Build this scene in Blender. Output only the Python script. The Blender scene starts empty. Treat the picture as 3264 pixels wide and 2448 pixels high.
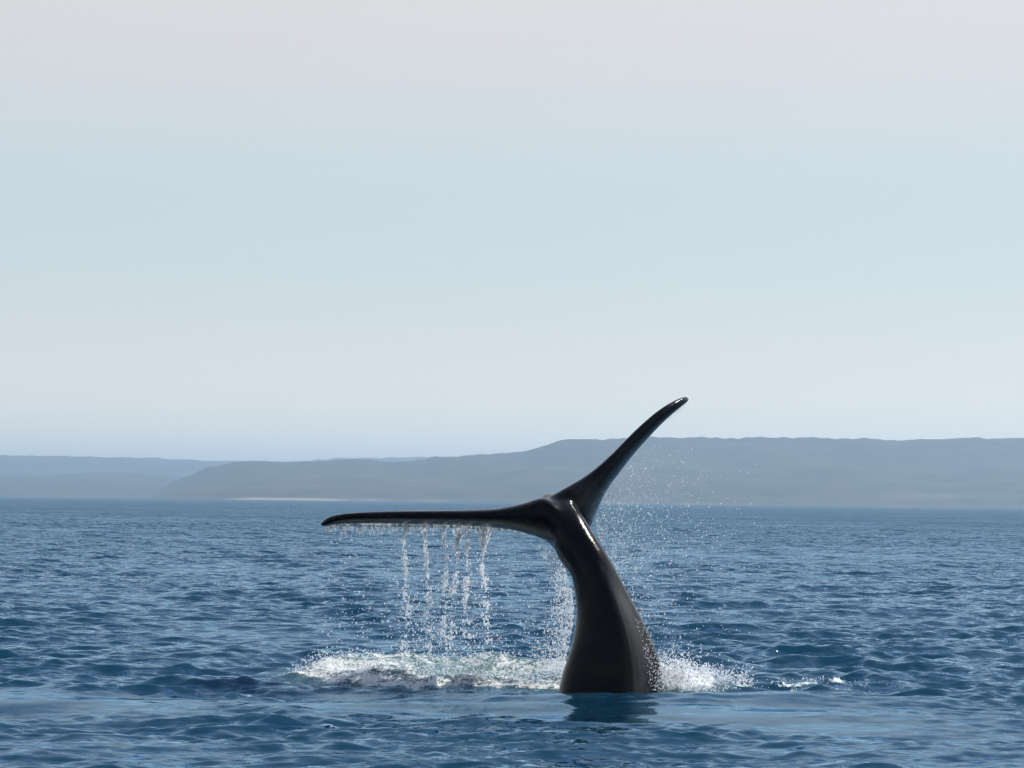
import bpy, bmesh, math, random
import numpy as np
from mathutils import Vector, Matrix

R = math.radians
rng = np.random.default_rng(7)
scene = bpy.context.scene

# ------------------------------------------------------------------ camera
IW, IH, F = 3264, 2448, 9000.0          # photograph size in pixels, focal length in pixels
CAM_Z = 2.02
PITCH = math.atan((1598 - 1224) / F)    # the horizon lies below the middle of the frame
ROLL = R(0.66)
cd = bpy.data.cameras.new('camera')
cam = bpy.data.objects.new('camera', cd)
scene.collection.objects.link(cam)
cd.sensor_width = 36.0
cd.lens = 36.0 * F / IW
cd.clip_start = 0.5
cd.clip_end = 60000
M = Matrix.Rotation(R(90) + PITCH, 4, 'X') @ Matrix.Rotation(ROLL, 4, 'Z')
cam.matrix_world = Matrix.Translation((0, 0, CAM_Z)) @ M
scene.camera = cam
M3 = np.array(M.to_3x3())

# ------------------------------------------------------------------ sky, sun, exposure
SUN_AZ, SUN_EL = R(54), R(47)           # ahead of the camera and to its right
w = bpy.data.worlds.new('World')
scene.world = w
w.use_nodes = True
nt = w.node_tree
bg = nt.nodes['Background']
sky = nt.nodes.new('ShaderNodeTexSky')
sky.sky_type = 'NISHITA'
sky.sun_disc = False
sky.sun_elevation = SUN_EL
sky.sun_rotation = SUN_AZ
sky.altitude = 0
sky.air_density = 1.0
sky.dust_density = 1.0
sky.ozone_density = 1.0
# a thin milky veil over the whole sky, thickest towards the horizon all round
tc = nt.nodes.new('ShaderNodeTexCoord')
sx = nt.nodes.new('ShaderNodeSeparateXYZ')
nt.links.new(tc.outputs['Generated'], sx.inputs[0])
cover = nt.nodes.new('ShaderNodeValToRGB')
vcol = nt.nodes.new('ShaderNodeValToRGB')
def stops(node, lst):
    el = node.color_ramp.elements
    while len(el) > 1: el.remove(el[-1])
    for i, (p, c) in enumerate(lst):
        e = el[0] if i == 0 else el.new(p)
        e.position = p; e.color = (*c, 1)
    node.color_ramp.interpolation = 'EASE'
stops(cover, [(0.0, (.80,) * 3), (.21, (.80,) * 3), (.36, (.22,) * 3), (1.0, (.05,) * 3)])
stops(vcol, [(0.0, (1.0, .96, .80)), (.022, (.93, .88, .76)), (.045, (.72, .70, .66)), (.07, (.58, .61, .61)), (.10, (.50, .57, .59)), (.13, (.54, .575, .575)), (.19, (.71, .60, .535)), (1.0, (.63, .61, .59))])
vcol.color_ramp.interpolation = 'B_SPLINE'
nt.links.new(sx.outputs[2], cover.inputs[0]); nt.links.new(sx.outputs[2], vcol.inputs[0])
vm = nt.nodes.new('ShaderNodeVectorMath'); vm.operation = 'SCALE'; vm.inputs['Scale'].default_value = 9.0
nt.links.new(vcol.outputs[0], vm.inputs[0])
veil = nt.nodes.new('ShaderNodeMix'); veil.data_type = 'RGBA'
nt.links.new(cover.outputs[0], veil.inputs[0]); nt.links.new(sky.outputs[0], veil.inputs[6]); nt.links.new(vm.outputs[0], veil.inputs[7])
nt.links.new(veil.outputs[2], bg.inputs[0])
bg.inputs[1].default_value = 0.13
sd = bpy.data.lights.new('sun', 'SUN')
sun = bpy.data.objects.new('sun', sd)
scene.collection.objects.link(sun)
sd.energy = 5.0
sd.angle = R(0.5)
sd.color = (1.0, 0.96, 0.90)
S = Vector((math.sin(SUN_AZ) * math.cos(SUN_EL), math.cos(SUN_AZ) * math.cos(SUN_EL), math.sin(SUN_EL)))
sun.rotation_euler = S.to_track_quat('Z', 'Y').to_euler()
sun.location = (20, 20, 40)
vs = scene.view_settings
vs.view_transform = 'Standard'
vs.look = 'None'
vs.exposure = 0.1
vs.gamma = 1.0
vs.use_curve_mapping = False
scene.cycles.use_denoising = True
scene.cycles.max_bounces = 8
scene.cycles.volume_bounces = 0

# ------------------------------------------------------------------ helpers
def ray(px, py):
    d = np.array([(px - IW / 2) / F, (IH / 2 - py) / F, -1.0])
    return M3 @ d

def P(px, py, Y):
    """the point seen at a pixel, at the distance Y of the thing it belongs to"""
    d = ray(px, py)
    t = Y / d[1]
    return np.array([d[0] * t, Y, CAM_Z + d[2] * t])

def z1(x, y):                            # reading of an enlarged detail -> photograph pixels
    return np.array([1000 + x / 1.7015, 1200 + y / 1.7015])

def link(name, me, mat=None, label=None, cat=None, kind=None, group=None):
    o = bpy.data.objects.new(name, me)
    scene.collection.objects.link(o)
    if mat: me.materials.append(mat)
    if label: o['label'] = label
    if cat: o['category'] = cat
    if kind: o['kind'] = kind
    if group: o['group'] = group
    return o

def fast_mesh(name, verts, faces, smooth=True):
    """verts (n,3), faces (m,k) -> mesh"""
    me = bpy.data.meshes.new(name)
    verts = np.ascontiguousarray(verts, dtype=np.float32)
    faces = np.ascontiguousarray(faces, dtype=np.int32)
    m, k = faces.shape
    me.vertices.add(len(verts)); me.vertices.foreach_set('co', verts.ravel())
    me.loops.add(m * k); me.loops.foreach_set('vertex_index', faces.ravel())
    me.polygons.add(m)
    me.polygons.foreach_set('loop_start', np.arange(0, m * k, k, dtype=np.int32))
    me.polygons.foreach_set('loop_total', np.full(m, k, dtype=np.int32))
    me.update(calc_edges=True)
    me.polygons.foreach_set('use_smooth', np.full(m, smooth, dtype=bool))
    return me

def attr(me, name, data):
    a = me.attributes.new(name, 'FLOAT', 'POINT')
    a.data.foreach_set('value', np.ascontiguousarray(data, dtype=np.float32))

def sstep(a, b, x):
    t = np.clip((x - a) / (b - a), 0, 1)
    return t * t * (3 - 2 * t)

def lumpy(x, y, scale, seed, n=14):
    """smooth random field, about -1..1"""
    r = np.random.default_rng(seed)
    s = np.zeros_like(x, dtype=np.float32)
    for i in range(n):
        k = (2 * math.pi / scale) * r.uniform(0.45, 1.6)
        a = r.uniform(0, 2 * math.pi)
        s += np.sin(k * (math.cos(a) * x + math.sin(a) * y) + r.uniform(0, 6.28)).astype(np.float32)
    return s / math.sqrt(n) * 0.75

class Mat:
    def __init__(s, name):
        s.m = bpy.data.materials.new(name)
        s.m.use_nodes = True
        s.t = s.m.node_tree
        s.b = s.t.nodes['Principled BSDF']
        s.out = s.t.nodes['Material Output']
    def n(s, typ, **kw):
        nd = s.t.nodes.new(typ)
        for k, v in kw.items(): setattr(nd, k, v)
        return nd
    def l(s, a, b): s.t.links.new(a, b)
    def attr(s, name):
        return s.n('ShaderNodeAttribute', attribute_name=name).outputs['Fac']
    def math(s, op, a, b=None, clamp=False):
        nd = s.n('ShaderNodeMath', operation=op, use_clamp=clamp)
        for i, v in enumerate((a, b)):
            if v is None: continue
            if isinstance(v, (int, float)): nd.inputs[i].default_value = v
            else: s.l(v, nd.inputs[i])
        return nd.outputs[0]
    def noise(s, vec, scale, detail=3, rough=.5):
        nd = s.n('ShaderNodeTexNoise')
        nd.inputs['Scale'].default_value = scale
        nd.inputs['Detail'].default_value = detail
        nd.inputs['Roughness'].default_value = rough
        s.l(vec, nd.inputs['Vector'])
        return nd.outputs['Fac']
    def scaled(s, vec, sc):
        nd = s.n('ShaderNodeMapping')
        nd.inputs['Scale'].default_value = sc
        s.l(vec, nd.inputs['Vector'])
        return nd.outputs[0]
    def mix(s, f, a, b):
        nd = s.n('ShaderNodeMix', data_type='RGBA')
        for key, v in ((0, f), (6, a), (7, b)):
            if isinstance(v, (int, float)): nd.inputs[key].default_value = v
            elif isinstance(v, tuple): nd.inputs[key].default_value = (*v, 1)
            else: s.l(v, nd.inputs[key])
        return nd.outputs[2]
    def ramp(s, f, lo, hi):
        nd = s.n('ShaderNodeMapRange', interpolation_type='SMOOTHSTEP')
        s.l(f, nd.inputs[0])
        nd.inputs[1].default_value = lo
        nd.inputs[2].default_value = hi
        return nd.outputs[0]
    @property
    def pos(s): return s.n('ShaderNodeNewGeometry').outputs['Position']

WY = 30.3                                # distance of the whale's tail

# ------------------------------------------------------------------ sea
def build_sea():
    core = np.arange(-0.235, 0.2351, 0.0013)
    side = 0.235 + np.geomspace(0.002, math.pi - 0.235, 44)
    th = np.concatenate([-side[::-1], core, side]) if False else np.concatenate([-side[::-1][1:], core, side])
    r = [2.0]
    while r[-1] < 13500:
        q = r[-1]
        s = .05 if q < 16 else .0019 if q < 60 else .0021 if q < 260 else .004 if q < 900 else .03
        r.append(q * (1 + s))
    r = np.array(r)
    sp = np.gradient(r)
    nr, nth = len(r), len(th)
    RR, TT = np.meshgrid(r, th, indexing='ij')
    X = (RR * np.sin(TT)).astype(np.float32); Y = (RR * np.cos(TT)).astype(np.float32)
    # ---- wave field
    rg = np.random.default_rng(21)
    N = 300
    lam = np.exp(rg.uniform(0, 1, N) ** 1.25 * math.log(8.0 / .15) + math.log(.15))
    lam.sort()
    # patches of wind on the water
    gust = np.clip(1 + 0.35 * lumpy(X, Y * 0.6, 9.0, 3) + 0.25 * lumpy(X, Y * .5, 38.0, 4), 0.35, 1.8)
    gust = np.where(RR > 700, 1, gust).astype(np.float32)
    slick = slick_mask(X, Y)
    near = np.abs(TT) < 0.3
    H = np.zeros_like(X); DX = np.zeros_like(X); DY = np.zeros_like(X)
    wind = R(-90 + 16)                  # running towards the camera, a little slantwise
    for L in lam:
        k = 2 * math.pi / L
        u = (math.log(L) - math.log(.17)) / (math.log(11) - math.log(.17))
        spread = R(50) * (1 - u) + R(36) * u
        a = wind + rg.normal(0, 1) * spread * .75
        slope = 0.0270 if L < .7 else 0.0270 * (.7 / L) ** .85
        amp = slope * 1.0 / k
        fade = sstep(2.6, 5.0, L / sp).astype(np.float32)
        nz = np.nonzero(fade > 0)[0]
        ph0 = rg.uniform(0, 6.28)
        if len(nz) == 0: continue
        i1 = nz[-1] + 1
        cx, cy = math.cos(a), math.sin(a)
        ph = (k * (cx * X[:i1] + cy * Y[:i1]) + ph0).astype(np.float32)
        wgt = amp * fade[:i1, None]
        if L < 3.5:
            wgt = wgt * (1 + (gust[:i1] - 1) * min(1, 1.6 * (1 - u)))
            wgt = wgt * (1 - slick[:i1] * (0.93 if L < .6 else .80 if L < 1.4 else .35))
        H[:i1] += wgt * np.cos(ph)
        sn = np.sin(ph) * wgt * 0.9
        DX[:i1] -= cx * sn; DY[:i1] -= cy * sn
    # ---- water thrown up and pushed aside by the tail
    add, foam, aer = disturbance(X, Y)
    Z = H + add
    damp = (1 - .45 * np.clip(foam, 0, 1))
    V = np.stack([X + DX * damp, Y + DY * damp, Z], -1).reshape(-1, 3)
    ii = (np.arange(nr - 1)[:, None] * nth + np.arange(nth - 1)[None, :]).ravel()
    faces = np.stack([ii, ii + 1, ii + nth + 1, ii + nth], 1)
    me = fast_mesh('sea', V, faces)
    attr(me, 'foam', foam.ravel()); attr(me, 'aerated', aer.ravel())
    attr(me, 'ripple', ((gust * .75 + .25) * (1 - .9 * slick)).ravel())
    attr(me, 'unresolved', (sstep(3.4, 6.0, np.log(RR))).ravel())
    return me

def slick_mask(X, Y):
    w = lumpy(X, Y * 1.5, 2.6, 11) * .7 + lumpy(X, Y, 7, 12) * .7
    yy = Y + w * .9 + 0.10 * np.clip(X, 0, 9)
    m = sstep(24.9, 26.6, yy) * (1 - sstep(28.9, 30.0, yy))
    m *= 1 - .75 * sstep(2.6, 6.0, X)
    m = m * (1 - .22 * sstep(-.3, .8, lumpy(X, Y * 1.2, 3.4, 15)))
    # a calmer streak before and behind
    y2 = Y + w * 1.2
    m2 = .35 * sstep(22.0, 22.8, y2) * (1 - sstep(23.5, 24.4, y2)) * sstep(-1, .6, lumpy(X, Y, 5, 16))
    return np.clip(m + m2, 0, 1).astype(np.float32)

def gauss(x, s): return np.exp(-(x / s) ** 2)

def disturbance(X, Y):
    X = X.astype(np.float64); Y = Y.astype(np.float64)
    win = (np.abs(X) < 9) & (Y > 24) & (Y < 40)
    Z = np.zeros_like(X); Fm = np.zeros_like(X); A = np.zeros_like(X)
    x = X[win]; y = Y[win]
    n1 = lumpy(x, y, 1.3, 31); n2 = lumpy(x, y, .45, 32); n3 = lumpy(x, y, .2, 33)
    # long low ridge of churned water under the left fluke
    span = sstep(-2.75, -2.1, x) * (1 - sstep(.7, 1.2, x))
    c1 = 31.15 + .22 * np.sin(x * 2.1 + .6) + .16 * n1 - .17 * (x + 1)
    c2 = 33.1 + .25 * np.sin(x * 1.7 + 2.) + .2 * n1
    r1 = gauss(y - c1, .42) * (0.135 + .05 * n1) * span
    r2 = gauss(y - c2, .55) * (0.17 + .05 * n1) * span
    z = np.clip(r1, 0, None) + np.clip(r2, 0, None)
    f = span * (gauss(y - c1 + .42, .2) * .95 + gauss(y - c1 + .05, .2) * .7 + gauss(y - c2 + .25, .6) * .6
                + gauss(y - (c1 + c2) / 2, .9) * .42)
    a = span * (gauss(y - (c1 + c2) / 2, 1.45))
    # splash on the right of the tail stock
    X2 = 1.68
    sp = sstep(1.48, 1.66, x) * (1 - sstep(1.95, 2.55, x))
    r3 = gauss(y - 30.75, .34) * sp * (.27 + .07 * n1 + .05 * n2)
    z += np.clip(r3, 0, None)
    f += sp * gauss(y - 30.6, .42) * 1.25
    a += sp * gauss(y - 30.8, .8)
    # a trail of broken wavelets beyond it
    tr = sstep(1.9, 2.6, x) * (1 - sstep(3.4, 5.2, x))
    c4 = 31.5 + .28 * np.sin(x * 1.6) + .12 * n1
    z += tr * gauss(y - c4, .3) * .075
    f += tr * gauss(y - c4 + .1, .16) * (.6 + .55 * n2)
    c5 = 30.9 - .16 * (x - 2) + .14 * np.sin(x * 2.6)
    f += tr * gauss(y - c5, .13) * (.7 + .5 * n2)
    # steeper dark wavelets behind the trail
    far_tr = sstep(1.7, 2.6, x) * (1 - sstep(4.6, 6.5, x))
    z += far_tr * (gauss(y - 33.6 - .5 * np.sin(x * 1.3), .38) * (.07 + .05 * n1) + gauss(y - 35.2 + .4 * np.sin(x * 1.1), .45) * (.08 + .06 * lumpy(x, y, 1.1, 36)))
    # rings running out from the tail
    rr = np.hypot(x - 1.0, (y - 30.5) * .8)
    z += .03 * np.sin(rr * 2 * math.pi / 1.15 + .5) * sstep(1.2, 2.2, rr) * (1 - sstep(3.6, 6.5, rr)) * sstep(29.6, 31.2, y) * (.6 + .5 * n1)
    # smooth swell heaped up before the tail stock
    z += .085 * gauss(y - 29.35, .55) * sstep(-1.2, .5, x) * (1 - sstep(1.8, 5.5, x)) * (1 + .2 * n1)
    z += (n2 * .022 + n3 * .014) * np.clip(f, 0, 1) 
    Z[win] = z; Fm[win] = np.clip(f, 0, 1.3); A[win] = np.clip(a, 0, 1)
    return Z.astype(np.float32), Fm.astype(np.float32), A.astype(np.float32)

def water_material():
    m = Mat('sea_water')
    m.t.nodes.remove(m.b)
    dif = m.n('ShaderNodeBsdfDiffuse'); glo = m.n('ShaderNodeBsdfGlossy'); fre = m.n('ShaderNodeFresnel')
    fre.inputs['IOR'].default_value = 1.25
    glo.inputs['Color'].default_value = (.53, .745, .935, 1)
    pos = m.pos
    foam = m.attr('foam'); aer = m.attr('aerated'); rip = m.attr('ripple'); far = m.attr('unresolved')
    n_f = m.math('ADD', m.math('MULTIPLY', m.noise(pos, 6.0, 5, .7), .65), m.math('MULTIPLY', m.noise(pos, 26.0, 3, .6), .35))
    fm = m.math('SUBTRACT', m.math('ADD', foam, m.math('MULTIPLY', n_f, 2.8)), 2.05)
    fm = m.ramp(fm, 0.0, .40)
    deep = m.mix(aer, (.0045, .030, .057), (.11, .185, .17))
    col = m.mix(fm, deep, (.70, .71, .69))
    m.l(col, dif.inputs['Color'])
    ro = m.math('ADD', m.math('MULTIPLY', far, .07), .035)
    ro = m.math('ADD', ro, m.math('MULTIPLY', fm, .45), clamp=True)
    m.l(ro, glo.inputs['Roughness'])
    # ripples too small for the mesh tilt the surface; far off that is most of them
    g = m.n('ShaderNodeNewGeometry')
    def tilt(scale, sx, sy, amt):
        nd = m.n('ShaderNodeTexNoise')
        nd.inputs['Scale'].default_value = scale; nd.inputs['Detail'].default_value = 2; nd.inputs['Roughness'].default_value = .55
        m.l(m.scaled(pos, (sx, sy, 1)), nd.inputs['Vector'])
        sub = m.n('ShaderNodeVectorMath', operation='SUBTRACT'); m.l(nd.outputs['Color'], sub.inputs[0]); sub.inputs[1].default_value = (.5, .5, .5)
        mul = m.n('ShaderNodeVectorMath', operation='MULTIPLY'); m.l(sub.outputs[0], mul.inputs[0]); mul.inputs[1].default_value = (.8, 1.15, 0)
        sc = m.n('ShaderNodeVectorMath', operation='SCALE'); m.l(mul.outputs[0], sc.inputs[0])
        m.l(m.math('MULTIPLY', rip, amt), sc.inputs['Scale'])
        return sc.outputs[0]
    t1 = tilt(8.0, .5, 1.2, m.math('ADD', m.math('MULTIPLY', far, .7), .72))
    t2 = tilt(1.3, .7, 1.3, m.math('MULTIPLY', far, 2.2))
    t3 = tilt(19.0, .6, 1.2, m.math('ADD', m.math('MULTIPLY', fm, .7), .28))
    ad = m.n('ShaderNodeVectorMath', operation='ADD'); m.l(t1, ad.inputs[0]); m.l(t2, ad.inputs[1])
    a2 = m.n('ShaderNodeVectorMath', operation='ADD'); m.l(ad.outputs[0], a2.inputs[0]); m.l(t3, a2.inputs[1])
    a3 = m.n('ShaderNodeVectorMath', operation='ADD'); m.l(a2.outputs[0], a3.inputs[0]); m.l(g.outputs['Normal'], a3.inputs[1])
    nn = m.n('ShaderNodeVectorMath', operation='NORMALIZE'); m.l(a3.outputs[0], nn.inputs[0])
    for nd in (glo, fre): m.l(nn.outputs[0], nd.inputs['Normal'])
    mx = m.n('ShaderNodeMixShader')
    m.l(m.math('MULTIPLY', fre.outputs[0], m.math('SUBTRACT', 1.0, m.math('MULTIPLY', fm, .8))), mx.inputs[0])
    sss = m.n('ShaderNodeSubsurfaceScattering', falloff='BURLEY')     # light spreads inside the water
    m.l(col, sss.inputs['Color']); sss.inputs['Scale'].default_value = 1.0; sss.inputs['Radius'].default_value = (.5, 1.6, 2.2)
    body = m.n('ShaderNodeMixShader'); m.l(m.ramp(aer, .0, .25), body.inputs[0])
    m.l(sss.outputs[0], body.inputs[1]); m.l(dif.outputs[0], body.inputs[2])
    m.l(body.outputs[0], mx.inputs[1]); m.l(glo.outputs[0], mx.inputs[2])
    m.l(mx.outputs[0], m.out.inputs['Surface'])
    return m.m

sea = link('sea', build_sea(), water_material(), 'rippled dark blue sea around the whale tail', 'sea', 'structure')

# ------------------------------------------------------------------ land across the water
HZ = 1598.0
def skyline(px, pts):
    p = np.array(pts, float)
    return np.interp(px, p[:, 0], p[:, 1])

def land_material(name, ground, pale):
    m = Mat(name)
    pos = m.pos
    sep = m.n('ShaderNodeSeparateXYZ'); m.l(pos, sep.inputs[0])
    st = m.noise(m.scaled(pos, (.0025, .0025, .05)), 1.0, 6, .6)
    sl = m.n('ShaderNodeSeparateXYZ'); m.l(m.n('ShaderNodeNewGeometry').outputs['True Normal'], sl.inputs[0])
    steep = m.ramp(sl.outputs[2], .97, .72)
    low = m.ramp(sep.outputs[2], 46.0, 14.0)
    f = m.math('MULTIPLY', m.math('MULTIPLY', m.ramp(st, .5, .62), low), steep)
    beach = m.ramp(sep.outputs[2], 4.5, 2.0)
    patch = m.ramp(m.noise(m.scaled(pos, (.0018, .0018, .002)), 1.0, 4, .6), .5, .58)
    f = m.math('MAXIMUM', f, m.math('MULTIPLY', beach, patch))
    sc = m.noise(pos, .02, 6, .7)
    gcol = m.mix(m.ramp(sc, .35, .65), ground, tuple(c * .55 for c in ground))
    m.l(m.mix(f, gcol, pale), m.b.inputs['Base Color'])
    m.b.inputs['Roughness'].default_value = .95
    m.b.inputs['Specular IOR Level'].default_value = .1
    return m.m

def build_land(name, pts, dist, prof, px0, px1, label, seed, mat, cols=520, edge=0.0, gully=1.0):
    """skyline pts in photograph pixels; prof = (share of height, share of depth) of the slope from shore to crest"""
    px = np.linspace(px0, px1, cols)
    top = skyline(px, pts)
    # height above the sea line at the crest distance; the camera's roll is taken out by the ray
    hz = np.array([(ray(p, t)[2] / ray(p, t)[1]) for p, t in zip(px, top)])
    dirx = np.array([ray(p, t)[0] / ray(p, t)[1] for p, t in zip(px, top)])
    prof = np.array(prof, float)
    depth = dist * .22
    Dtop = dist + depth
    Hh = hz * Dtop + CAM_Z
    rg = np.random.default_rng(seed)
    def n1(x, sc, sd):
        r = np.random.default_rng(sd); s = np.zeros_like(x)
        for i in range(12):
            s += np.sin(2 * math.pi * x / sc * r.uniform(.4, 2.2) + r.uniform(0, 6.28))
        return s / 3.4
    xm = dirx * dist
    Hh = Hh * (1 + .008 * n1(xm, 130, seed) + .006 * n1(xm, 40, seed + 1))
    if edge:                               # a headland that ends: let it run down into the sea
        Hh = np.maximum(Hh, -3)
    nrow = 46
    kk = np.hanning(121); kk /= kk.sum()
    Hs = np.convolve(np.pad(Hh, 60, mode='edge'), kk, mode='valid')
    us = np.concatenate([np.linspace(0, 1, nrow), [1.08, 1.25, 1.6]])
    rows = []
    for u in us:
        if u <= 1:
            s = np.interp(u, prof[:, 0], prof[:, 1])
        else:
            s = 1 - (u - 1) * .5
        wob = gully * (n1(xm + u * 300, 420, seed + 5) * .3 + n1(xm - u * 200, 150, seed + 6) * .17)
        bump = math.sin(min(u, 1) * math.pi) * wob * .12
        mixu = min(1, max(0, (u - .55) / .43)) ** 2
        h = (Hh * mixu + np.minimum(Hs, Hh * 1.05) * (1 - mixu)) * np.clip(s + bump * (1 if u < 1 else 0), -0.02, 1.0)
        if u == 0: h = np.full_like(h, -2.0)
        D = dist * (1 + .012 * n1(xm, 900, seed + 9)) * (1 - min(u, 1)) + (dist + 0) * min(u, 1) + depth * u
        rows.append(np.stack([dirx * D, D, h], -1))
    V = np.array(rows)
    nr, nc = V.shape[:2]
    ii = (np.arange(nr - 1)[:, None] * nc + np.arange(nc - 1)[None, :]).ravel()
    faces = np.stack([ii, ii + 1, ii + nc + 1, ii + nc], 1)
    return link(name, fast_mesh(name, V.reshape(-1, 3), faces), mat, label, 'hills', 'structure')

lm = land_material('scrub_and_cliff', (.075, .072, .05), (.30, .26, .20))
near_pts = [(380, 1640), (470, 1598), (520, 1556), (557, 1534), (600, 1517), (633, 1502), (658, 1490), (690, 1487), (715, 1482), (747, 1472), (780, 1469),
            (816, 1468), (860, 1471), (905, 1474), (950, 1473), (987, 1471), (1060, 1468), (1127, 1465), (1190, 1466), (1221, 1472), (1290, 1471),
            (1354, 1466), (1373, 1456), (1447, 1454), (1529, 1450), (1611, 1444), (1682, 1438), (1717, 1426), (1758, 1412), (1793, 1402),
            (1835, 1399), (1917, 1400), (1990, 1395), (2168, 1395), (2310, 1396), (2434, 1393), (2592, 1396), (2750, 1398), (2883, 1404),
            (2990, 1399), (3079, 1395), (3264, 1397), (3600, 1400), (4300, 1392), (5200, 1410), (6100, 1436), (7000, 1478), (7700, 1560), (8500, 1695)]
build_land('hills', near_pts, 4000, [(0, 0), (.04, .03), (.1, .22), (.16, .30), (.3, .36), (.36, .46), (.6, .58), (.82, .86), (.93, .975), (1, 1)],
           380, 8500, 'broad blue-grey headland with a flat top right across the bay', 40, lm, cols=1500)
low_pts = [(-2500, 1562), (-1800, 1538), (-900, 1530), (-300, 1522), (0, 1518), (139, 1516), (253, 1509), (354, 1504), (443, 1509), (506, 1514), (570, 1518), (700, 1528), (900, 1560)]
build_land('hills', low_pts, 4900, [(0, 0), (.05, .05), (.2, .5), (.5, .7), (1, 1)], -2500, 900,
           'low pale coastal hills before the distant plateau', 60, lm)
far_pts = [(-7000, 1520), (-6500, 1470), (-5600, 1436), (-4200, 1440), (-3300, 1432), (-2600, 1440), (-900, 1448), (0, 1452), (190, 1453), (405, 1459), (443, 1457), (601, 1466), (760, 1470), (985, 1470), (1006, 1461), (1040, 1466), (1076, 1460),
           (1190, 1460), (1240, 1457), (1285, 1460), (1323, 1455), (1354, 1457), (1500, 1470), (1800, 1500)]
build_land('hills', far_pts, 7000, [(0, 0), (.05, .1), (.2, .45), (.5, .8), (1, 1)], -7000, 1800,
           'distant flat plateau, palest and farthest of the land', 80, lm, cols=1100)

# ------------------------------------------------------------------ whale tail
def whale_material():
    m = Mat('wet_black_skin')
    pos = m.pos
    n = m.noise(pos, 3.2, 6, .65)
    n2 = m.noise(m.scaled(pos, (1, 1, .35)), 9.0, 5, .7)
    f = m.math('MULTIPLY', m.ramp(n, .42, .72), m.ramp(n2, .3, .7))
    m.l(m.mix(f, (.0015, .0017, .0022), (.008, .009, .010)), m.b.inputs['Base Color'])
    m.l(m.math('ADD', m.math('MULTIPLY', f, .22), .15), m.b.inputs['Roughness'])
    m.b.inputs['IOR'].default_value = 1.33
    m.b.inputs['Specular IOR Level'].default_value = .18
    bp = m.n('ShaderNodeBump')
    bp.inputs['Strength'].default_value = .35
    bp.inputs['Distance'].default_value = .012
    m.l(m.math('ADD', m.noise(pos, 14, 4, .6), m.math('MULTIPLY', n, 1.5)), bp.inputs['Height'])
    m.l(bp.outputs[0], m.b.inputs['Normal'])
    return m.m

def loft(rings):
    """closed tube through rings (n, m, 3), with end caps"""
    rings = np.array(rings)
    n, k = rings.shape[:2]
    V = [tuple(v) for v in rings.reshape(-1, 3)]
    Fs = []
    for i in range(n - 1):
        for j in range(k):
            j2 = (j + 1) % k
            Fs.append((i * k + j, i * k + j2, (i + 1) * k + j2, (i + 1) * k + j))
    for base in (0, n - 1):
        c = len(V); V.append(tuple(rings[base].mean(0)))
        for j in range(k):
            j2 = (j + 1) % k
            Fs.append((base * k + j2, base * k + j, c) if base == 0 else (base * k + j, base * k + j2, c))
    return V, Fs

def catmull(p, per):
    p = np.array(p, float); out = []
    q = np.vstack([2 * p[0] - p[1], p, 2 * p[-1] - p[-2]])
    for i in range(1, len(q) - 2):
        for t in np.linspace(0, 1, per, endpoint=False):
            a, b, c, d = q[i - 1], q[i], q[i + 1], q[i + 2]
            out.append(.5 * (2 * b + (c - a) * t + (2 * a - 5 * b + 4 * c - d) * t * t + (3 * b - a - 3 * c + d) * t ** 3))
    out.append(p[-1])
    return np.array(out)

MPP = WY / F                              # metres per photograph pixel at the tail

def fluke_rings(A, B, le, te, tau):
    A = catmull([z1(*p) for p in A], 4); B = catmull([z1(*p) for p in B], 4)
    n = len(A)
    s = np.linspace(0, 1, n)
    LE = np.interp(s, *np.array(le).T); TE = np.interp(s, *np.array(te).T)
    # smooth the piecewise-linear depths
    for _ in range(6):
        LE[1:-1] = (LE[:-2] + LE[1:-1] * 2 + LE[2:]) / 4; TE[1:-1] = (TE[:-2] + TE[1:-1] * 2 + TE[2:]) / 4
    TA = np.interp(s, *np.array(tau).T)
    half = 18
    u = (1 - np.cos(np.linspace(0, math.pi, half))) / 2
    f = (1.4845 * np.sqrt(u) - .63 * u - 1.758 * u ** 2 + 1.4215 * u ** 3 - .5075 * u ** 4)
    f = f / f.max(); f = np.maximum(f, .10 * np.sin(np.clip(u * 12, 0, 1) * math.pi / 2))
    rings = []
    for i in range(n):
        t = TA[i]
        vc = (1 - t / 2) + (.06 - (1 - t / 2)) * u ** 1.15
        up = vc + t / 2 * f; dn = vc - t / 2 * f
        v = np.concatenate([up, dn[::-1][1:-1]]); uu = np.concatenate([u, u[::-1][1:-1]])
        v = (v - v.min()) / (v.max() - v.min())
        ring = []
        for vv, q in zip(v, uu):
            px = B[i] + (A[i] - B[i]) * vv
            ring.append(P(px[0], px[1], WY + LE[i] + (TE[i] - LE[i]) * q))
        rings.append(ring)
    return rings, (A, B, LE, TE)

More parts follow.
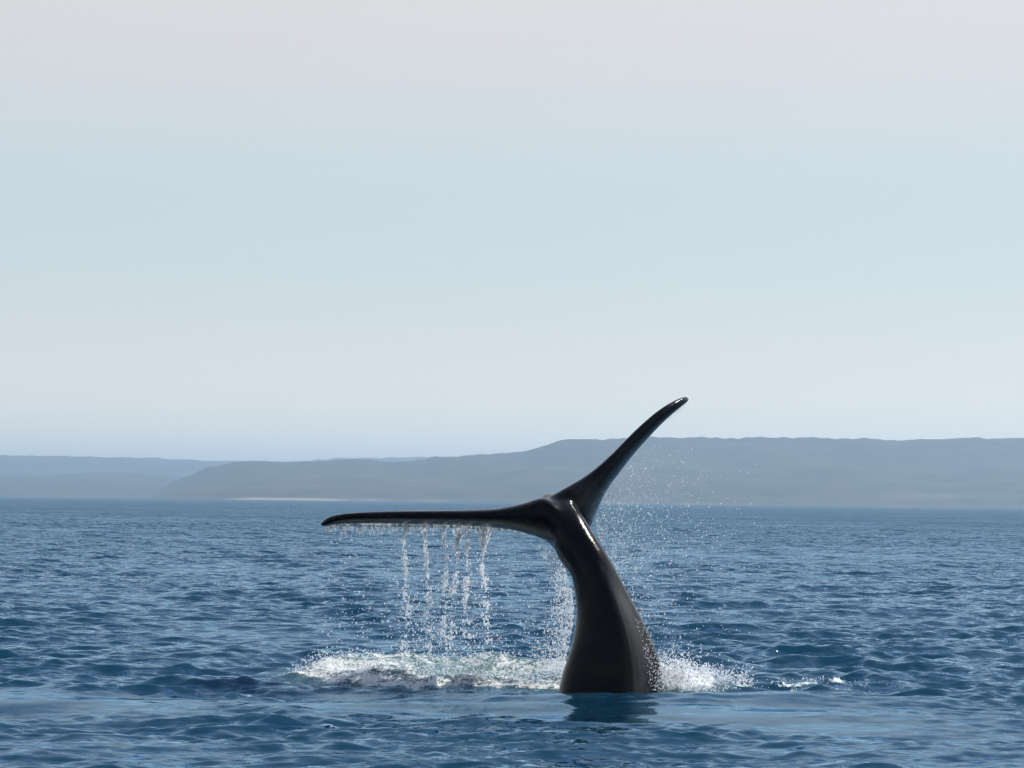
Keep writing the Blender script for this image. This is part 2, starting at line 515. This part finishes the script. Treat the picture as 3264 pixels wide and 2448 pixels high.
def build_tail():
    # tail stock: photograph position of its axis, depth offset, half breadth (pixels), half depth (m)
    sp = [(1972, 2480, -.30, 250, .66), (1958, 2330, -.10, 205, .56), (1955, 2203, 0, 174, .49), (1956, 2116, .02, 154, .45), (1948, 2025, .05, 125, .41), (1924, 1917, .10, 90, .36),
          (1881, 1808, .17, 67, .31), (1835, 1737, .26, 66, .27), (1808, 1679, .40, 58, .24), (1781, 1634, .60, 46, .19),
          (1759, 1607, .88, 37, .125), (1750, 1599, 1.15, 29, .09)]
    C = catmull(sp, 5)
    pts = np.array([P(c[0], c[1], WY + c[2]) for c in C])
    T = np.gradient(pts, axis=0); T /= np.linalg.norm(T, axis=1)[:, None]
    rings = []
    for c, p, t in zip(C, pts, T):
        L = np.array([1, 0, 0.0]); L = L - t * (L @ t); L /= np.linalg.norm(L)
        N = np.cross(t, L)
        ring = []
        for a in np.linspace(0, 2 * math.pi, 40, endpoint=False):
            ca, sa = math.cos(a), math.sin(a)
            e = .92
            back = .85 * c[4] * float(sstep(.15, .88, ca)) * float(sstep(1790, 1960, c[1]))   # flattened, backward-swept right flank
            ring.append(p + N * back + L * (c[3] * MPP * math.copysign(abs(ca) ** e, ca)) + N * (c[4] * math.copysign(abs(sa) ** e, sa)))
        rings.append(ring)
    parts = [loft(rings)]
    LA = [(1430, 960), (1380, 850), (1335, 722), (1288, 668), (1238, 652), (1180, 672), (1120, 690), (1060, 704), (980, 716), (880, 722), (740, 725), (600, 726), (460, 728), (330, 732), (210, 738), (125, 749), (75, 764), (45, 785), (34, 800)]
    LB = [(1440, 1090), (1398, 1060), (1346, 990), (1304, 934), (1262, 893), (1205, 868), (1140, 848), (1070, 832), (985, 821), (880, 813), (740, 806), (600, 803), (460, 800), (330, 798), (210, 799), (125, 803), (75, 811), (48, 814), (38, 812)]
    rl, il = fluke_rings(LA, LB, [(0, .16), (.12, .14), (.2, .18), (.35, .30), (.6, .48), (.85, .72), (1, 1.0)],
                         [(0, .45), (.08, .6), (.22, 1.3), (.3, 1.48), (.45, 1.45), (.7, 1.3), (.9, 1.2), (1, 1.12)],
                         [(0, .95), (.3, .9), (.6, .82), (1, .9)])
    RA = [(1230, 690), (1275, 655), (1312, 632), (1350, 609), (1400, 582), (1450, 553), (1500, 519), (1560, 470), (1620, 415), (1680, 355), (1740, 295), (1800, 240), (1860, 190), (1920, 150), (1975, 121), (2012, 108), (2028, 110)]
    RB = [(1380, 900), (1430, 880), (1475, 850), (1506, 805), (1525, 757), (1546, 705), (1572, 650), (1610, 586), (1655, 526), (1705, 460), (1762, 391), (1825, 322), (1885, 259), (1945, 204), (1997, 161), (2028, 136), (2037, 124)]
    rr, ir = fluke_rings(RA, RB, [(0, .40), (.2, .48), (.5, .95), (.8, 1.55), (1, 2.05)],
                         [(0, 1.4), (.2, 1.6), (.5, 1.85), (.8, 2.05), (1, 2.2)],
                         [(0, .85), (.3, .75), (.6, .75), (1, .85)])
    parts += [loft(rl), loft(rr)]
    V, Fs = [], []
    for v, f in parts:
        o = len(V); V += v; Fs += [tuple(i + o for i in q) for q in f]
    me = bpy.data.meshes.new('whale_tail')
    me.from_pydata(V, [], Fs)
    bm = bmesh.new(); bm.from_mesh(me)
    bmesh.ops.recalc_face_normals(bm, faces=bm.faces); bm.to_mesh(me); bm.free()
    o = bpy.data.objects.new('tmp', me); scene.collection.objects.link(o)
    rm = o.modifiers.new('r', 'REMESH'); rm.mode = 'VOXEL'; rm.voxel_size = .0135; rm.adaptivity = 0
    sm = o.modifiers.new('s', 'SMOOTH'); sm.factor = .5; sm.iterations = 20
    dg = bpy.context.evaluated_depsgraph_get()
    res = bpy.data.meshes.new_from_object(o.evaluated_get(dg))
    bpy.data.objects.remove(o)
    res.name = 'whale_tail'
    # ease the ridge into the root of the flukes
    n = len(res.vertices); co = np.empty(n * 3); res.vertices.foreach_get('co', co); co = co.reshape(-1, 3)
    e = np.empty(len(res.edges) * 2, dtype=np.int32); res.edges.foreach_get('vertices', e); e = e.reshape(-1, 2)
    deg = np.bincount(e.ravel(), minlength=n)[:, None]
    wgt = .8 * np.exp(-(np.linalg.norm((co - P(1758, 1628, WY + .45)) * (1, .6, 1), axis=1) / .24) ** 2)[:, None]
    for _ in range(90):
        acc = np.stack([np.bincount(e[:, 0], co[e[:, 1], k], n) + np.bincount(e[:, 1], co[e[:, 0], k], n) for k in range(3)], -1)
        co += wgt * (acc / deg - co)
    res.vertices.foreach_set('co', co.ravel()); res.update()
    res.polygons.foreach_set('use_smooth', np.ones(len(res.polygons), dtype=bool))
    return res, il, ir

tail_me, left_info, right_info = build_tail()
tail = link('whale_tail', tail_me, whale_material(), 'glossy black whale tail with spread flukes rising from the sea', 'whale')

# ------------------------------------------------------------------ falling water, spray, foam drops
def spray_material():
    m = Mat('backlit_water')
    m.b.inputs['Base Color'].default_value = (.9, .93, .95, 1)
    m.b.inputs['Roughness'].default_value = .12
    m.b.inputs['IOR'].default_value = 1.33
    tl = m.n('ShaderNodeBsdfTranslucent'); tl.inputs['Color'].default_value = (.95, .97, 1, 1)
    tp = m.n('ShaderNodeBsdfTransparent')
    mx = m.n('ShaderNodeMixShader'); mx.inputs[0].default_value = .6
    m.l(m.b.outputs[0], mx.inputs[1]); m.l(tl.outputs[0], mx.inputs[2])
    m2 = m.n('ShaderNodeMixShader'); m2.inputs[0].default_value = .08
    m.l(mx.outputs[0], m2.inputs[1]); m.l(tp.outputs[0], m2.inputs[2])
    m.l(m2.outputs[0], m.out.inputs['Surface'])
    return m.m
SPRAY = spray_material()

def ico(sub):
    bm = bmesh.new(); bmesh.ops.create_icosphere(bm, subdivisions=sub, radius=1)
    v = np.array([q.co[:] for q in bm.verts]); f = np.array([[w.index for w in q.verts] for q in bm.faces]); bm.free()
    return v, f
ICO1, ICO2 = ico(1), ico(2)

def blobs(name, C, r, stretch=None, sub=1):
    """drops as one mesh: centres C (n,3), radii r, vertical stretch"""
    v, f = ICO1 if sub == 1 else ICO2
    C = np.asarray(C, float); n = len(C)
    r = np.broadcast_to(np.asarray(r, float), (n,))
    st = np.ones(n) if stretch is None else np.broadcast_to(stretch, (n,))
    sc = np.stack([r, r, r * st], -1)
    a = rng.uniform(0, 6.28, n)
    ca, sa = np.cos(a), np.sin(a)
    vx = v[None, :, 0] * ca[:, None] - v[None, :, 1] * sa[:, None]
    vy = v[None, :, 0] * sa[:, None] + v[None, :, 1] * ca[:, None]
    vz = np.broadcast_to(v[None, :, 2], vx.shape)
    V = np.stack([vx, vy, vz], -1) * sc[:, None, :] + C[:, None, :]
    Fa = f[None] + (np.arange(n) * len(v))[:, None, None]
    return fast_mesh(name, V.reshape(-1, 3), Fa.reshape(-1, 3))

def drop_radius(n, lo=.003, hi=.0155):
    return lo + (hi - lo) * rng.beta(1.0, 4.6, n)

A, B, LE, TE = left_info
def left_edge(px):
    """lower rim of the left fluke at a photograph column: pixel row and depth"""
    i = np.argsort(B[:, 0])
    return np.interp(px, B[i, 0], B[i, 1]), WY + np.interp(px, B[i, 0], TE[i]) + .01

# thin sheet of water still running off the rim of the left fluke
def rim_sheet():
    cols = np.linspace(1040, 1690, 420)
    rows = 7
    rag = np.interp(cols, [1040, 1100, 1250, 1500, 1600, 1690], [2, 7, 9, 8, 6, 1]) + 1.6 * (np.sin(cols * .21) + np.sin(cols * .083 + 1) + np.sin(cols * .47 + 2)) * .5
    rag = np.clip(rag, 1, 30)
    V = []
    for side in (0, 1):
        for k in range(rows):
            t = k / (rows - 1)
            for c, g in zip(cols, rag):
                row, Y = left_edge(c)
                th = .012 * (1 - t) + .002
                p = P(c + 1.2 * math.sin(c * .3 + t * 3), row - 7 + (g + 7) * t, Y)
                p[1] += (th if side else -th) + .008 * math.sin(c * .17 + t * 2)
                V.append(p)
    n = len(cols); Fs = []
    for k in range(rows - 1):
        for j in range(n - 1):
            a = k * n + j; b = a + rows * n
            Fs += [(a, a + 1, a + n + 1, a + n), (b + n, b + n + 1, b + 1, b)]
    e = (rows - 1) * n
    for j in range(n - 1):
        Fs.append((e + j, e + j + 1, e + j + 1 + rows * n, e + j + rows * n))
    return fast_mesh('water_sheet', V, Fs)

def sheet_material():
    m = Mat('running_water')
    pos = m.pos
    m.b.inputs['Base Color'].default_value = (.22, .26, .25, 1)
    m.b.inputs['Roughness'].default_value = .08
    m.b.inputs['IOR'].default_value = 1.33
    tl = m.n('ShaderNodeBsdfTranslucent'); tl.inputs['Color'].default_value = (.62, .68, .65, 1)
    tp = m.n('ShaderNodeBsdfTransparent')
    mx = m.n('ShaderNodeMixShader')
    m.l(m.ramp(m.noise(m.scaled(pos, (26, 4, 7)), 1, 4, .6), .38, .75), mx.inputs[0])
    m.l(m.b.outputs[0], mx.inputs[1]); m.l(tl.outputs[0], mx.inputs[2])
    m2 = m.n('ShaderNodeMixShader'); m2.inputs[0].default_value = .3
    m.l(mx.outputs[0], m2.inputs[1]); m.l(tp.outputs[0], m2.inputs[2])
    m.l(m2.outputs[0], m.out.inputs['Surface'])
    return m.m
link('water_sheet', rim_sheet(), sheet_material(), 'thin glassy sheet of water running off the left fluke rim', 'water', 'stuff')

# separate streams falling from the left fluke: solid strands, then broken lengths and drops
def strand(points, radii, name):
    rings = []
    for p, r in zip(points, radii):
        rings.append([p + np.array([math.cos(t) * r, math.sin(t) * r, 0]) for t in np.linspace(0, 2 * math.pi, 6, endpoint=False)])
    V, Fs = loft(rings)
    me = bpy.data.meshes.new(name); me.from_pydata([tuple(v) for v in V], [], Fs)
    me.polygons.foreach_set('use_smooth', np.ones(len(me.polygons), dtype=bool))
    return me

def stream(px, fan, solid, end, seed, drift, label):
    r = np.random.default_rng(seed)
    row0, Y = left_edge(px)
    total = end - row0
    root = bpy.data.objects.new('water_stream', None); scene.collection.objects.link(root)
    root.location = P(px, row0, Y); root.empty_display_size = .1
    root['label'] = label; root['category'] = 'water stream'; root['group'] = 'water streams falling from the level fluke'
    bpy.context.view_layer.update()
    inv = root.matrix_world.inverted()
    def child(name, me, kind=None):
        o = link(name, me, SPRAY, None, None, kind); o.parent = root; o.matrix_parent_inverse = inv
    ph = r.uniform(0, 6.28, 4)
    def path(q):                           # wandering line down the fall, in pixels
        t = q / total
        return px + drift * t + 5 * math.sin(q * .016 + ph[0]) * (.3 + t) + 3 * math.sin(q * .041 + ph[1])
    # strands that leave the rim apart and draw together
    k = max(2, int(fan / 4.2))
    for s_ in range(k):
        off = (s_ / (k - 1) - .5) * fan + r.normal() * 1.5
        L = (r.uniform(.45, 1.1) * fan * 1.6 + 12) if s_ != k // 2 else max(solid, 14)
        q = np.arange(-3, L, 1.6); pts, rad = [], []
        f1, f2 = r.uniform(.12, .3), r.uniform(.3, .7)
        for v in q:
            t = max(v, 0) / L
            pts.append(P(path(v) + off * max(0, 1 - v / (fan * 1.3 + 10)) ** .9 + 1.6 * math.sin(v * f1 + s_) + r.normal() * .35, row0 - 2 + v, Y + .04 * math.sin(s_ * 2 + v * .05)))
            rad.append(max(.0012, (.0088 - .0035 * t) * (1 + .45 * math.sin(v * f2 + s_ * 1.3) + .2 * r.normal())))
        rad[0] = rad[-1] = .0012
        child('strand', strand(pts, rad, 'strand'))
    C, Rr, St = [], [], []
    q = 4.0
    while q < total:
        t = q / total
        dens = .75 if q < solid else max(.14, .70 * (1 - (q - solid) / (total - solid)) + .12)
        clump = .5 + .5 * math.sin(q * .045 + ph[2]) + .4 * math.sin(q * .11 + ph[3])
        if r.random() < dens * max(.2, clump) * 1.3:
            wd = 3.0 + 9 * t
            cx = r.normal() * wd
            for _ in range(r.integers(2, 6)):
                C.append(P(path(q) + cx * .5 + r.normal() * wd * .55, row0 + q + r.uniform(-4, 4), Y + .06 * r.normal()))
                Rr.append(r.uniform(.0045, .0125)); St.append(r.uniform(1.0, 2.0))
        q += 1.9
    child('drops', blobs('drops', C, Rr, np.array(St), 1), 'stuff')
streams = [
    (1541, 56, 120, 2140, 1, 6, 'thick falling water stream, the one closest to the whale tail stock'),
    (1492, 22, 150, 2100, 2, -6, 'slim straight falling water stream, second from the whale tail stock'),
    (1462, 46, 70, 2120, 3, -30, 'falling water stream with a wide fan at the rim, third from the tail stock'),
    (1418, 8, 8, 2150, 4, 0, 'ragged stream of broken falling drops, fourth from the whale tail stock'),
    (1352, 28, 55, 2150, 5, 26, 'falling water stream, fifth from the whale tail stock along the fluke'),
    (1292, 22, 80, 2130, 6, 2, 'falling water stream closest to the tip of the level fluke'),
]
for px, fan, solid, end, seed, drift, lab in streams:
    stream(px, fan, solid, end, seed, drift, lab)

# loose drops under the left fluke
def curtain():
    C, Rr = [], []
    n = 3600
    xs = rng.choice([1292, 1352, 1418, 1470, 1543], n) + rng.normal(0, 42, n)
    ex = rng.uniform(1025, 1720, n); pick = rng.random(n) < .42
    xs = np.where(pick, ex, xs)
    for x in xs:
        x = float(np.clip(x, 1022, 1735))
        row0, Y = left_edge(x)
        reach = 540 if x > 1230 else 540
        t = rng.random() ** (.62 if x > 1220 else 1.3 if rng.random() < .5 else .5)
        C.append(P(x, row0 + 8 + t * reach, Y + rng.normal() * .18)); Rr.append(1)
    r = drop_radius(len(C))
    # short drips right under the rim
    for _ in range(190):
        x = min(rng.uniform(1028, 1600), rng.choice([1080, 1170, 1250, 1320, 1400, 1480, 1540, 1590]) + rng.normal() * 26); x = max(x, 1030); row0, Y = left_edge(x)
        L = rng.uniform(6, 34) * (1 if x > 1080 else .6)
        for q in np.arange(0, L, 3.2):
            C.append(P(x + rng.normal() * .8, row0 + 4 + q, Y)); 
            r = np.append(r, rng.uniform(.003, .007))
    return blobs('water_drops', C, r, rng.uniform(1, 1.5, len(C)))
link('water_drops', curtain(), SPRAY, 'curtain of loose drops falling under the level fluke', 'water drops', 'stuff')

# dense fall of drops along the near side of the tail stock
def stock_fall():
    n = 2300
    t = rng.random(n) ** .8
    py = 1740 + t * 420
    edge = np.interp(py, [1740, 1782, 1817, 1858, 1905, 1960, 2025, 2116, 2170], [1752, 1784, 1806, 1822, 1832, 1832, 1824, 1805, 1790])
    x = edge - 4 - np.abs(rng.normal(0, 1, n)) * (26 + 30 * t) + rng.exponential(6, n) * 0
    C = [P(a, b, WY + 1.0 + rng.normal() * .3) for a, b in zip(x, py)]
    return blobs('water_drops', C, drop_radius(n, .0032, .0165), rng.uniform(1, 1.7, n))
link('water_drops', stock_fall(), SPRAY, 'dense sparkling drops falling beside the hollow side of the tail stock', 'water drops', 'stuff')

# spray flung out behind the raised fluke
def flung():
    C, Rr = [], []
    n = 2100
    k = 0
    while k < n:
        px = rng.uniform(1880, 2420); py = rng.uniform(1420, 2130)
        # distance to the right of the raised fluke and the stock
        e = np.interp(py, [1420, 1500, 1580, 1670, 1729, 1801, 1917, 2025, 2116], [2050, 1985, 1925, 1890, 1912, 1952, 2014, 2068, 2104])
        d = px - e
        if d < 3: continue
        lim = np.interp(py, [1420, 1560, 1660, 1760, 1900, 2130], [.10, .5, .95, 1.0, .55, .35])
        fall = math.exp(-d / np.interp(py, [1420, 1600, 1720, 1900, 2130], [110, 150, 130, 95, 60]))
        if rng.random() > lim * fall: continue
        C.append(P(px, py, WY + rng.uniform(.2, 1.5))); k += 1
    r = drop_radius(n, .0027, .0135)
    # a few hanging from the tip
    for _ in range(16):
        t = rng.random(); a = z1(2020 - 130 * t, 140 + 118 * t)
        for q in np.arange(0, rng.uniform(2, 16), 3):
            C.append(P(a[0] + rng.normal(), a[1] + q, WY + 2.1)); r = np.append(r, rng.uniform(.003, .006))
    return blobs('water_drops', C, r, rng.uniform(1, 1.4, len(C)))
link('water_drops', flung(), SPRAY, 'scattered bright drops flung out beside the raised fluke', 'water drops', 'stuff')

# drops clinging to the lit flank of the tail stock
def clinging():
    from mathutils.bvhtree import BVHTree
    dg = bpy.context.evaluated_depsgraph_get()
    bv = BVHTree.FromObject(tail, dg)
    C, Rr = [], []
    n = 0
    while n < 190:
        py = 1960 + rng.random() ** .6 * 230
        l = np.interp(py, [1960, 2025, 2116, 2200], [2020, 2040, 2060, 2070]); h = np.interp(py, [1960, 2025, 2116, 2200], [2034, 2066, 2100, 2118])
        d = Vector(ray(rng.uniform(l, h), py)).normalized()
        hit = bv.ray_cast(Vector((0, 0, CAM_Z)), d)
        n += 1
        if hit[0] is None: continue
        C.append(hit[0][:]); Rr.append(rng.uniform(.0035, .009))
    return blobs('water_drops', C, Rr)
link('water_drops', clinging(), SPRAY, 'beads of water clinging to the lit flank of the tail stock', 'water drops', 'stuff')

# froth standing on the churned water
def froth(name, n, box, thr, label, hi=.03, size=(.004, .013)):
    xs = rng.uniform(box[0], box[1], n); ys = rng.uniform(box[2], box[3], n)
    Zd, Fo, _ = disturbance(xs, ys)
    keep = rng.random(n) < np.clip((Fo - thr) * 1.1, 0, 1) * (0.25 + .9 * (lumpy(xs, ys, .5, 51) > .0))
    xs, ys, Zd = xs[keep], ys[keep], Zd[keep]
    z = Zd + rng.exponential(hi, len(xs)) + .005
    r = size[0] + (size[1] - size[0]) * rng.beta(1.3, 3.5, len(xs))
    link(name, blobs(name, np.stack([xs, ys, z], -1), r), SPRAY, label, 'foam', 'stuff')
froth('foam', 15000, (-2.8, 1.0, 30.3, 34.2), .15, 'white froth on the churned ridge below the level fluke', .03, (.0045, .015))
froth('foam', 9000, (1.1, 2.7, 30.1, 31.4), .1, 'white splash of foam at the foot of the tail stock', .055, (.0045, .016))
froth('foam', 5200, (1.9, 5.0, 30.0, 32.2), .12, 'thin broken line of foam trailing away from the splash', .01, (.004, .010))

# ------------------------------------------------------------------ haze
def build_haze():
    x0, x1, y0, y1, z0, z1_ = -15000, 15000, -14500, 16500, -3.5, 158
    me = bpy.data.meshes.new('haze')
    V = [(x, y, z) for z in (z0, z1_) for y in (y0, y1) for x in (x0, x1)]
    me.from_pydata(V, [], [(0, 2, 3, 1), (4, 5, 7, 6), (0, 1, 5, 4), (2, 6, 7, 3), (0, 4, 6, 2), (1, 3, 7, 5)])
    m = bpy.data.materials.new('haze'); m.use_nodes = True
    t = m.node_tree
    t.nodes.remove(t.nodes['Principled BSDF'])
    pv = t.nodes.new('ShaderNodeVolumePrincipled')
    pv.inputs['Color'].default_value = (.51, .75, 1.0, 1)
    pv.inputs['Density'].default_value = 1.65e-4
    pv.inputs['Anisotropy'].default_value = .35
    t.links.new(pv.outputs[0], t.nodes['Material Output'].inputs['Volume'])
    return link('haze', me, m, 'thin pale haze over the bay', 'haze', 'stuff')
build_haze()
